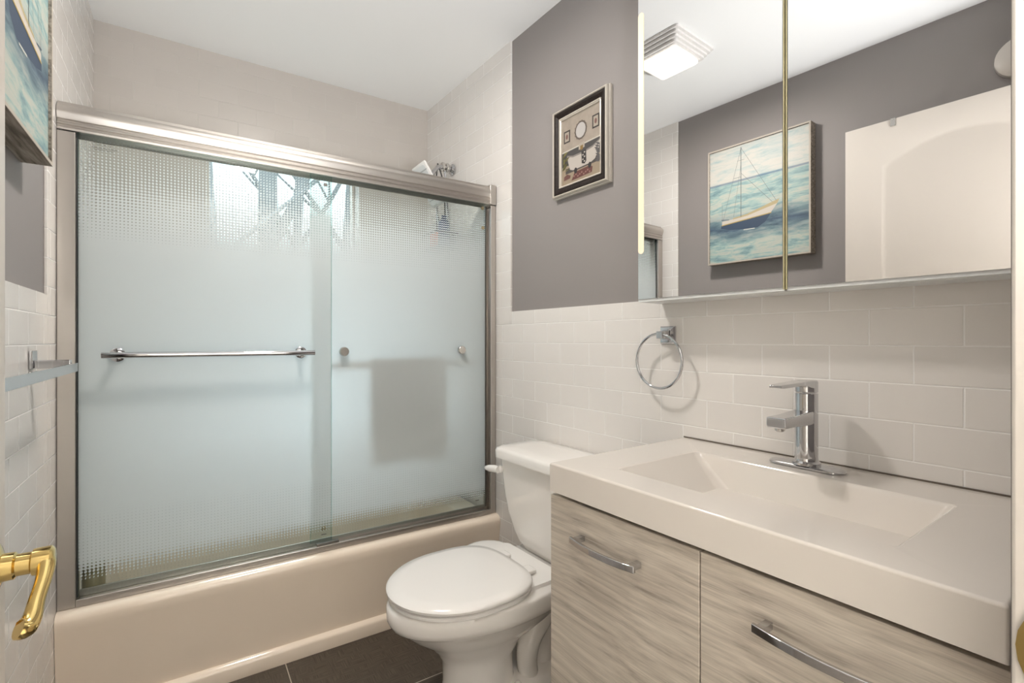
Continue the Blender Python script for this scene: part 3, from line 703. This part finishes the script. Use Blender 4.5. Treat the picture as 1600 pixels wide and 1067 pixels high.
for (ya, yb, half) in ((0.5075, VY1, 0.090), (VY0, 0.5045, 0.101)):
    b = MB(); b.box(0.765, ya, 0.10, 0.785, yb, 0.783)
    d = b.build('drawer', 'wood', parent=va, bevel=0.0012)
    bow_handle(0.7165 if ya > 0.4 else 0.297, half, 0.7125, d)
# sink top
st = thing('sink_top', 'cream-white one-piece vanity top with a rectangular basin', 'sink', (1.02, 0.51, 0.793), B=True)
X0, X1, Y0, Y1, ZT = 0.757, DT-0.001, VY0+0.001, 0.902, 0.859
b = MB()
out_b = [(X0, Y0, 0.793), (X1, Y0, 0.793), (X1, Y1, 0.793), (X0, Y1, 0.793)]
rings = [out_b, [(X0, Y0, ZT-0.006), (X1, Y0, ZT-0.006), (X1, Y1, ZT-0.006), (X0, Y1, ZT-0.006)]]
def rr4(x0, y0, x1, y1, z, r): return rrect(x0, y0, x1, y1, z, r, 8)
b.loft([rr4(X0, Y0, X1, Y1, 0.793, 0.004), rr4(X0, Y0, X1, Y1, ZT-0.005, 0.004), rr4(X0+0.0015, Y0+0.0015, X1-0.0005, Y1-0.0015, ZT-0.0015, 0.004), rr4(X0+0.005, Y0+0.005, X1-0.001, Y1-0.005, ZT, 0.004),
        rr4(0.843, 0.246, 1.146, 0.771, ZT, 0.012), rr4(0.847, 0.250, 1.143, 0.766, ZT-0.002, 0.012), rr4(0.850, 0.254, 1.139, 0.760, ZT-0.008, 0.014),
        rr4(0.885, 0.285, 1.095, 0.640, 0.768, 0.03), rr4(0.893, 0.295, 1.085, 0.620, 0.764, 0.03)])
b.build('basin_slab', 'counter', parent=st, ang=75, wn=True)
b = MB(); b.lathe([(0.022, 0.7645), (0.022, 0.767), (0.016, 0.768), (0.0, 0.7675)], (0.99, 0.47, 0), 'Z', 20, cap=False); b.build('drain', 'chrome', parent=st)
b = MB(); b.box(X1-0.002, Y0+0.01, ZT, X1, Y1-0.002, ZT+0.0035); b.build('back_caulk', flat(120, 108, 96), parent=st)

# faucet
fa = thing('faucet', 'chrome single-lever faucet with square spout on an oval base plate', 'faucet', (1.205, 0.524, 0.859), B=True)
fx, fy = 1.205, 0.524
def stadium(hl, r, z, n=10):
    pts = []
    for i in range(n+1):
        a = -math.pi/2+math.pi*i/n; pts.append((fx-r*math.sin(a)*1.0, fy+hl+r*math.cos(a), z))
    for i in range(n+1):
        a = math.pi/2+math.pi*i/n; pts.append((fx-r*math.sin(a), fy-hl+r*math.cos(a), z))
    return pts
b = MB(); b.loft([stadium(0.054, 0.025, 0.8592), stadium(0.054, 0.027, 0.861), stadium(0.054, 0.027, 0.864), stadium(0.054, 0.023, 0.8665), stadium(0.05, 0.016, 0.867)]); b.build('base_plate', 'chrome', parent=fa)
b = MB(); b.lathe([(0.029, 0.867), (0.029, 0.872), (0.0245, 0.876), (0.0235, 0.885), (0.0235, 1.028), (0.0225, 1.0295)], (fx, fy, 0), 'Z', 32); b.build('faucet_body', 'chrome', parent=fa, ang=30)
b = MB()
sec = lambda z0, z1, x, w_: [(x, fy-w_, z0+0.004), (x, fy-w_+0.003, z0), (x, fy+w_-0.003, z0), (x, fy+w_, z0+0.004), (x, fy+w_, z1-0.002), (x, fy+w_-0.002, z1), (x, fy-w_+0.002, z1), (x, fy-w_, z1-0.002)]
b.loft([sec(0.959, 0.990, 1.205, 0.0205), sec(0.959, 0.990, 1.185, 0.0205), sec(0.962, 0.986, 1.12, 0.0205), sec(0.962, 0.985, 1.067, 0.0205), sec(0.964, 0.983, 1.065, 0.0195)])
sp_ = b.build('spout', 'chrome', parent=fa, bevel=0.001)
b = MB(); b.lathe([(0.010, 0.9625), (0.010, 0.956), (0.007, 0.954)], (1.083, fy, 0), 'Z', 16); b.build('aerator', 'steel', parent=sp_)
b = MB(); b.lathe([(0.0225, 1.0310), (0.0235, 1.032), (0.0235, 1.055), (0.021, 1.058)], (fx, fy, 0), 'Z', 32)
lev = lambda x, z0, z1, w_: [(x, fy-w_, z0), (x, fy+w_, z0), (x, fy+w_, z1), (x, fy-w_, z1)]
b.loft([lev(1.205, 1.040, 1.0575, 0.0225), lev(1.178, 1.044, 1.0575, 0.021), lev(1.165, 1.049, 1.057, 0.018), lev(1.075, 1.047, 1.0545, 0.0135), lev(1.062, 1.048, 1.0535, 0.0125)])
b.build('lever_handle', 'chrome', parent=fa, bevel=0.001)

# ------------------------------------------------------------------ towel ring (right wall)
tr = thing('towel_ring', 'chrome towel ring on the tile left of the vanity mirror', 'towel ring', (DT, 0.955, 1.19), B=True)
b = MB(); b.loft([[(DT-q, 0.955+a*k_, 1.165+c*k_) for a, c in ((-.027, -.027), (.027, -.027), (.027, .027), (-.027, .027))] for q, k_ in ((0.0002, 1.0), (0.006, 1.0), (0.010, 0.86), (0.011, .55), (0.034, .42), (0.046, .42), (0.047, .38))])
b.build('wall_post', 'chrome', parent=tr, bevel=0.001)
b = MB(); R_ = 0.083
b.tube([(1.242, 0.962+R_*math.sin(a), 1.1075+R_*0.95-0.02+R_*math.cos(a)-R_+0.002) for a in [2*math.pi*i/48 for i in range(48)]], 0.0042, 10, closed=True); b.build('ring', 'chrome', parent=tr)

# ------------------------------------------------------------------ framed bathtub print (right wall)
pf = thing('framed_picture', 'small dark-framed picture of a clawfoot bathtub on the grey wall', 'picture', (DP, 1.34, 1.70), B=True)
Pa, Pb, Pz0, Pz1 = 1.193, 1.490, 1.700, 2.042
def frame_ring(pr):
    """pr: (inset, out) profile"""
    return [[(DP-o_, Pa+i_, Pz0+i_), (DP-o_, Pb-i_, Pz0+i_), (DP-o_, Pb-i_, Pz1-i_), (DP-o_, Pa+i_, Pz1-i_)] for i_, o_ in pr]
def pf_part(name, pr, mat):
    b = MB(); r4 = frame_ring(pr); b.loft(list(map(list, zip(*[r_ for r_ in r4]))) and r4, False, False); return b.build(name, mat, parent=pf, smooth=False)
pf_part('outer_frame', [(0, 0.0005), (0, 0.012), (0.003, 0.014), (0.004, 0.024), (0.007, 0.028), (0.010, 0.028), (0.012, 0.024)], 'silver_wood')
pf_part('dark_frame', [(0.012, 0.024), (0.016, 0.0255), (0.022, 0.025), (0.030, 0.0215), (0.035, 0.0185), (0.038, 0.019)], 'dark_wood')
pf_part('inner_frame', [(0.038, 0.0205), (0.040, 0.021), (0.0415, 0.018), (0.044, 0.017), (0.045, 0.011)], 'silver_wood')
b = MB(); 
ia = 0.0375
for (ya, za, yb, zb) in ((Pa+ia, Pz0+ia, Pb-ia, Pz0+ia), (Pa+ia, Pz1-ia, Pb-ia, Pz1-ia), (Pa+ia, Pz0+ia, Pa+ia, Pz1-ia), (Pb-ia, Pz0+ia, Pb-ia, Pz1-ia)):
    L = math.hypot(yb-ya, zb-za); n = int(L/0.005)
    for i in range(n):
        u = (i+.5)/n; y, z = ya+(yb-ya)*u, za+(zb-za)*u
        b.lathe([(0.0, -0.0225), (0.0013, -0.0215), (0.0018, -0.020), (0.0018, -0.018)], (DP, y, z), 'X', 6, cap=False)
b.build('bead_edging', 'silver_wood', parent=pf)
# print
PX = DP-0.011
b = MB()
ia = 0.045; qy0, qy1, qz0, qz1 = Pa+ia, Pb-ia, Pz0+ia, Pz1-ia
def pt(s_, t_, lay): return (PX-0.0002*lay, qy1-(qy1-qy0)*s_, qz0+(qz1-qz0)*t_)
def shape(pts, lay, m): b.mat(m); b.poly([pt(s_, t_, lay) for s_, t_ in pts])
def ell(cx, cz, rx, rz, lay, m, n=24): shape([(cx+rx*math.cos(2*math.pi*i/n), cz+rz*math.sin(2*math.pi*i/n)) for i in range(n)], lay, m)
shape([(0, 0), (1, 0), (1, 1), (0, 1)], 0, pm('aged_print_paper', srgb(150, 139, 127), 0.5, noise=0.18, nscale=40))
shape([(0, .28), (1, .30), (1, .52), (0, .50)], 1, flat(78, 74, 72))
shape([(0, .0), (1, .0), (1, .30), (0, .26)], 1, flat(176, 158, 134))
shape([(0, .495), (1, .515), (1, .535), (0, .515)], 2, flat(222, 214, 202))
shape([(.10, .16), (.98, .18), (.98, .26), (.10, .24)], 2, flat(82, 76, 72))
shape([(.14, .44), (.30, .405), (.55, .405), (.80, .43), (.99, .49), (.95, .36), (.86, .23), (.74, .195), (.30, .185), (.22, .21), (.17, .33)], 3, flat(214, 204, 194))
shape([(.14, .44), (.30, .405), (.55, .405), (.80, .43), (.99, .49), (.97, .465), (.80, .405), (.55, .38), (.30, .38), (.15, .415)], 4, flat(150, 142, 136))
shape([(.52, .41), (.64, .415), (.645, .25), (.60, .215), (.53, .235)], 5, flat(52, 46, 46))
for q in range(5): ell(.58+.02*(-1)**q, .385-.033*q, .018, .012, 6, flat(210, 200, 190), 10)
for x in (.37, .73): ell(x, .165, .04, .045, 5, flat(48, 42, 42), 14)
shape([(.45, .54), (.60, .55), (.60, .46), (.45, .45)], 3, flat(196, 184, 168))
shape([(.49, .50), (.56, .505), (.56, .44), (.49, .435)], 4, flat(150, 120, 64))
ell(.5, .735, .155, .135, 2, flat(92, 80, 72)); ell(.5, .735, .125, .112, 3, flat(212, 206, 202))
for i in range(14):
    a = 2*math.pi*i/14; ell(.5+.145*math.cos(a), .735+.128*math.sin(a), .022, .016, 4, flat(120, 106, 94), 8)
for (xa, xb, za, zb) in ((.05, .22, .635, .82), (.79, .96, .665, .855)):
    shape([(xa, za), (xb, za), (xb, zb), (xa, zb)], 2, flat(58, 50, 48)); shape([(xa+.028, za+.022), (xb-.028, za+.022), (xb-.028, zb-.022), (xa+.028, zb-.022)], 3, flat(190, 178, 162))
    ell((xa+xb)/2, (za+zb)/2, .03, .04, 4, flat(132, 92, 84), 10)
shape([(.26, .035), (.78, .055), (.80, .13), (.70, .16), (.34, .145)], 4, flat(112, 64, 58))
for q in range(9): ell(.33+.05*q, .09+.02*math.sin(q*2.1), .02, .014, 5, flat(168, 128, 116), 8)
shape([(.05, .07), (.22, .08), (.24, .12), (.14, .155), (.06, .13)], 4, flat(118, 76, 68))
rnd = random.Random(2)
for q in range(9):
    x, z = rnd.uniform(-.0, .06), .2+.03*q; x2, z2 = x+rnd.uniform(.05, .16), z+rnd.uniform(.02, .09)
    x = max(x, 0.0); shape([(x, z), ((x+x2)/2, z+.01), (x2, z2), ((x+x2)/2-.02, z2)], 5, flat(104, 98, 52) if q % 2 else flat(134, 126, 74))
for q in range(9):
    x = 1-rnd.uniform(.0, .04); z = .16+.03*q; shape([(x, z), (x-.07, z+.01), (x-.12, z+.05), (x-.05, z+.04)], 5, flat(100, 96, 96))
b.build('bathtub_print', None, parent=pf, smooth=False, recalc=False)

# ------------------------------------------------------------------ mirror cabinet (right wall)
MX = 1.170; MZ0, MZ1 = 1.262, 2.265; MY0, MY1, MYG = 0.130, 0.982, 0.5545
mc = thing('mirror_cabinet', 'wide two-door mirror cabinet with a glowing strip above the vanity', 'mirror cabinet', (DT, 0.55, MZ0), B=True)
b = MB(); b.box(MX+0.022, MY0+0.002, MZ0, DP-0.0005 if False else DT-0.0005, MY1-0.002, MZ1); b.build('cabinet_box', 'white_edge', parent=mc, bevel=0.001)
b = MB(); b.box(MX+0.008, MYG-0.0029, MZ0+0.004, MX+0.0215, MYG+0.0029, MZ1-0.001); b.build('gap_shade_strip', 'dark_brass', parent=mc)  # dark strip put in for the shade between the mirror doors
for (ya, yb, lab) in ((MYG+0.0030, MY1, 'left mirror door with the lit strip'), (MY0, MYG-0.0030, 'right mirror door')):
    b = MB(); b.box(MX+0.003, ya, MZ0+0.001, MX+0.0205, yb, MZ1); d = b.build('mirror_door', 'white_edge', parent=mc); d['label'] = lab
    b = MB(); b.box(MX, ya+(0.003 if ya > 0.4 else 0.002), MZ0+0.009, MX+0.0028, yb-(0.002 if ya > 0.4 else 0.003), MZ1-0.003); b.build('mirror_glass', 'mirror', parent=d, smooth=False)
    ye = ya if ya > 0.4 else yb
    b = MB(); b.box(MX-0.0005, ye-0.0013, MZ0+0.004, MX+0.004, ye+0.0013, MZ1); b.build('gold_edge', 'gold_edge', parent=d)
    ys = (0.9600, 0.9795) if ya > 0.4 else (MY0+0.004, MY0+0.024)
    b = MB(); b.loft([[(MX-q, (ys[0]+ys[1])/2+(y_-0)*1.0, z_) for y_, z_, _ in rrect(-(ys[1]-ys[0])/2, 1.406, (ys[1]-ys[0])/2, 2.122, 0, 0.0095, 6)] for q in (0.0002, 0.0016)])
    b.build('light_strip', 'led', parent=d, smooth=False)

# ------------------------------------------------------------------ ceiling light
cl = thing('ceiling_light', 'square stepped white ceiling light seen in the mirror', 'ceiling light', (0.365, 1.445, CZ))
b = MB(); c_ = (0.368, 1.447)
def sq(h, z): return rrect(c_[0]-h, c_[1]-h, c_[0]+h, c_[1]+h, z, 0.012, 4)
rg = []
for i in range(4):
    h = 0.146-0.010*i; z = CZ-0.0005-0.013*i; rg += [sq(h, z), sq(h, z-0.010), sq(h-0.012, z-0.0102), sq(h-0.012, z-0.013)]
b.loft(rg); b.build('louvered_housing', 'lamp_white', parent=cl, ang=30)
b = MB(); z = CZ-0.0005-0.052
b.loft([sq(0.094, z), sq(0.097, z-0.003), sq(0.097, z-0.012), sq(0.092, z-0.017), sq(0.080, z-0.018)]); b.build('diffuser', 'diffuser', parent=cl, ang=50)

# ------------------------------------------------------------------ open door along the left wall
dr = thing('door', 'white arched-panel door standing open against the left wall', 'door', (-0.218, 0.13, FL))
def faced(b, outer, holes, x):
    bm = bmesh.new(); es = []
    for loop in [outer]+holes:
        vs = [bm.verts.new((x, y, z)) for y, z in loop]
        es += [bm.edges.new((vs[i], vs[(i+1) % len(vs)])) for i in range(len(vs))]
    bmesh.ops.triangle_fill(bm, edges=es, use_beauty=True)
    bm.verts.index_update(); b.add([v.co[:] for v in bm.verts], [[v.index for v in f_.verts] for f_ in bm.faces]); bm.free()
DY0, DY1, DZ0, DZ1, DXF, DXB = 0.132, 0.918, FL+0.008, 2.078, -0.200, -0.236
def panel(y0, y1, z0, z1, rise, ins=0.0):
    y0 += ins; y1 -= ins; z0 += ins; z1 -= ins
    pts = [(y0, z0), (y1, z0), (y1, z1)]
    for i in range(1, 20):
        u = 1-2*i/20; pts.append(((y0+y1)/2+(y1-y0)/2*u, z1+rise*(1-u*u)))
    return pts+[(y0, z1)]
holes = [(0.265, 0.785, 1.02, 1.895, 0.085), (0.265, 0.785, 0.25, 0.80, 0.0001)]
b = MB(); faced(b, [(DY0, DZ0), (DY1, DZ0), (DY1, DZ1), (DY0, DZ1)], [panel(*h_) for h_ in holes], DXF)
for h_ in holes:
    b.loft([[(DXF-o_, y, z) for y, z in panel(*h_, ins=i_)] for i_, o_ in ((0, 0), (0.006, 0.0028), (0.020, 0.0032), (0.042, 0.0008))], False, True)
b.loft([[(DXF, DY0, DZ0), (DXF, DY1, DZ0), (DXF, DY1, DZ1), (DXF, DY0, DZ1)], [(DXB, DY0, DZ0), (DXB, DY1, DZ0), (DXB, DY1, DZ1), (DXB, DY0, DZ1)]], False, True)
b.build('door_leaf', 'white_paint', parent=dr, ang=25)
b = MB(); yl, zl = 0.858, 0.868
b.lathe([(0.033, 0.0), (0.033, 0.003), (0.028, 0.007), (0.017, 0.011), (0.0165, 0.022), (0.0135, 0.024), (0.0135, 0.037), (0.0165, 0.039), (0.0170, 0.044), (0.0170, 0.056), (0.013, 0.059), (0.004, 0.0595)], (DXF, yl, zl), 'X', 28)
hb = b.build('lever_handle', 'brass', parent=dr)
b = MB()
pth = spl([(DXF+0.048, yl, zl+0.004), (DXF+0.053, yl-0.012, zl-0.003), (DXF+0.053, yl-0.030, zl-0.016), (DXF+0.051, yl-0.050, zl-0.030), (DXF+0.050, yl-0.066, zl-0.043), (DXF+0.046, yl-0.076, zl-0.049), (DXF+0.041, yl-0.079, zl-0.047)], 5)
n_ = len(pth); b.tube(pth, [0.0115-0.0035*math.sin(math.pi*min(1, i/n_*1.25)) if i/n_ < .8 else 0.0112 for i in range(n_)], 14); b.build('lever_arm', 'brass', parent=hb, ang=60)
b = MB(); b.box(DXB-0.002, 0.735, DZ1+0.0005, DXF+0.003, 0.752, DZ1+0.0025); b.box(DXF+0.0008, 0.735, DZ1-0.030, DXF+0.003, 0.752, DZ1+0.0005); b.box(DXB-0.002, 0.735, DZ1-0.03, DXB-0.0005, 0.752, DZ1+0.0005)
tag(b.build('door_hook', 'steel'), 'small grey hook clipped over the top edge of the white door', 'hook')
b = MB(); b.lathe([(0.075, 0.0005), (0.078, 0.010), (0.075, 0.030), (0.062, 0.040), (0.02, 0.044)], (XP, 0.375, 2.215), 'X', 32)
tag(b.build('smoke_alarm', 'white_paint', origin=(XP, 0.375, 2.215)), 'round white wall unit above the open door', 'alarm')

# ------------------------------------------------------------------ sailboat painting on the left wall
pa = thing('painting', 'square sailboat painting in a thin weathered frame on the left wall', 'painting', (XP, 1.352, 1.565))
AY0, AY1, AZ0, AZ1 = 1.087, 1.622, 1.572, 2.212; AX = -0.271
b = MB()
for k_ in ((XP+0.001, AY0, AZ0, AX, AY0+0.008, AZ1), (XP+0.001, AY1-0.008, AZ0, AX, AY1, AZ1), (XP+0.001, AY0+0.008, AZ0, AX, AY1-0.008, AZ0+0.008), (XP+0.001, AY0+0.008, AZ1-0.008, AX, AY1-0.008, AZ1)): b.box(*k_)
b.build('box_frame', 'weathered', parent=pa, smooth=False)
b = MB()
for k_ in ((AX+0.0003, AY0, AZ0, AX+0.001, AY0+0.008, AZ1), (AX+0.0003, AY1-0.008, AZ0, AX+0.001, AY1, AZ1), (AX+0.0003, AY0+0.008, AZ0, AX+0.001, AY1-0.008, AZ0+0.008), (AX+0.0003, AY0+0.008, AZ1-0.008, AX+0.001, AY1-0.008, AZ1)): b.box(*k_)
b.build('frame_face', flat(214, 203, 188), parent=pa, smooth=False)
b = MB(); b.mat('canvas'); cxp = AX-0.006
b.box(cxp-0.004, AY0+0.0085, AZ0+0.0085, cxp, AY1-0.0085, AZ1-0.0085)
def ap(pts, lay, m): b.mat(m); b.poly([(cxp+0.0002*lay, y, z) for y, z in pts])
def stroke(p0, p1, wd, lay, m):
    d = Vector((p1[0]-p0[0], p1[1]-p0[1])).normalized()*wd/2; q = Vector((-d.y, d.x))
    ap([(p0[0]+q.x, p0[1]+q.y), (p1[0]+q.x, p1[1]+q.y), (p1[0]-q.x, p1[1]-q.y), (p0[0]-q.x, p0[1]-q.y)], lay, m)
ap([(1.545, 1.787), (1.275, 1.808), (1.305, 1.765), (1.345, 1.742), (1.42, 1.745), (1.50, 1.755), (1.548, 1.768)], 1, flat(58, 78, 104))
ap([(1.540, 1.806), (1.40, 1.815), (1.245, 1.848), (1.278, 1.806), (1.40, 1.793), (1.542, 1.785)], 2, flat(226, 216, 204))
ap([(1.478, 1.815), (1.40, 1.824), (1.235, 1.870), (1.245, 1.848), (1.40, 1.814), (1.478, 1.808)], 3, flat(202, 186, 142))
ap([(1.543, 1.787), (1.275, 1.808), (1.275, 1.803), (1.543, 1.782)], 4, flat(196, 172, 104))
rig = flat(120, 130, 132)
stroke((1.434, 1.812), (1.434, 2.190), 0.0035, 3, rig)
for a_, c_2, wd in (((1.434, 2.185), (1.250, 1.862), .0016), ((1.434, 2.05), (1.270, 1.86), .0016), ((1.434, 2.185), (1.535, 1.81), .0014), ((1.434, 2.10), (1.475, 1.82), .0012), ((1.475, 2.03), (1.434, 2.03), .002), ((1.455, 2.12), (1.415, 2.12), .0016), ((1.54, 1.806), (1.54, 1.90), .0012)):
    stroke(a_, c_2, wd, 3, rig)
stroke((1.50, 1.81), (1.545, 1.816), .004, 3, flat(90, 110, 130))
stroke((1.42, 1.742), (1.36, 1.740), .005, 3, flat(222, 224, 216))
b.build('canvas', None, parent=pa, smooth=False, recalc=False, origin=(cxp, 1.35, 2.018))

# ------------------------------------------------------------------ towel bar on the left wall
tb = thing('towel_bar', 'flat chrome towel bar on the white tile behind the door handle', 'towel bar', (XL, 1.40, 1.08))
b = MB(); b.box(-0.243, 1.06, 1.068, -0.235, 1.705, 1.090); b.build('flat_bar', 'chrome', parent=tb, bevel=0.001)
for y in (1.672, 1.10):
    b = MB(); b.box(XL+0.0004, y-0.024, 1.078, XL+0.008, y+0.024, 1.124); b.box(XL+0.008, y-0.012, 1.079, -0.2435, y+0.012, 1.100); b.build('wall_post', 'chrome', parent=tb, bevel=0.002)

# ------------------------------------------------------------------ trees seen through the window
for a_ in ((0.275, 6.2, 0.06, 8.0, 0.0, 9, 'slim forked bare tree outside, farthest left in the window', 11),
           (1.02, 8.6, 0.19, 10.0, 0.0, 6, 'thickest bare tree trunk outside the shower window', 23),
           (2.05, 11.6, 0.13, 12.0, -0.06, 9, 'leaning bare tree right of the thickest trunk outside', 37),
           (3.95, 15.0, 0.20, 14.0, 0.0, 8, 'straight bare tree outside at the right of the window', 41)):
    tree(*a_)
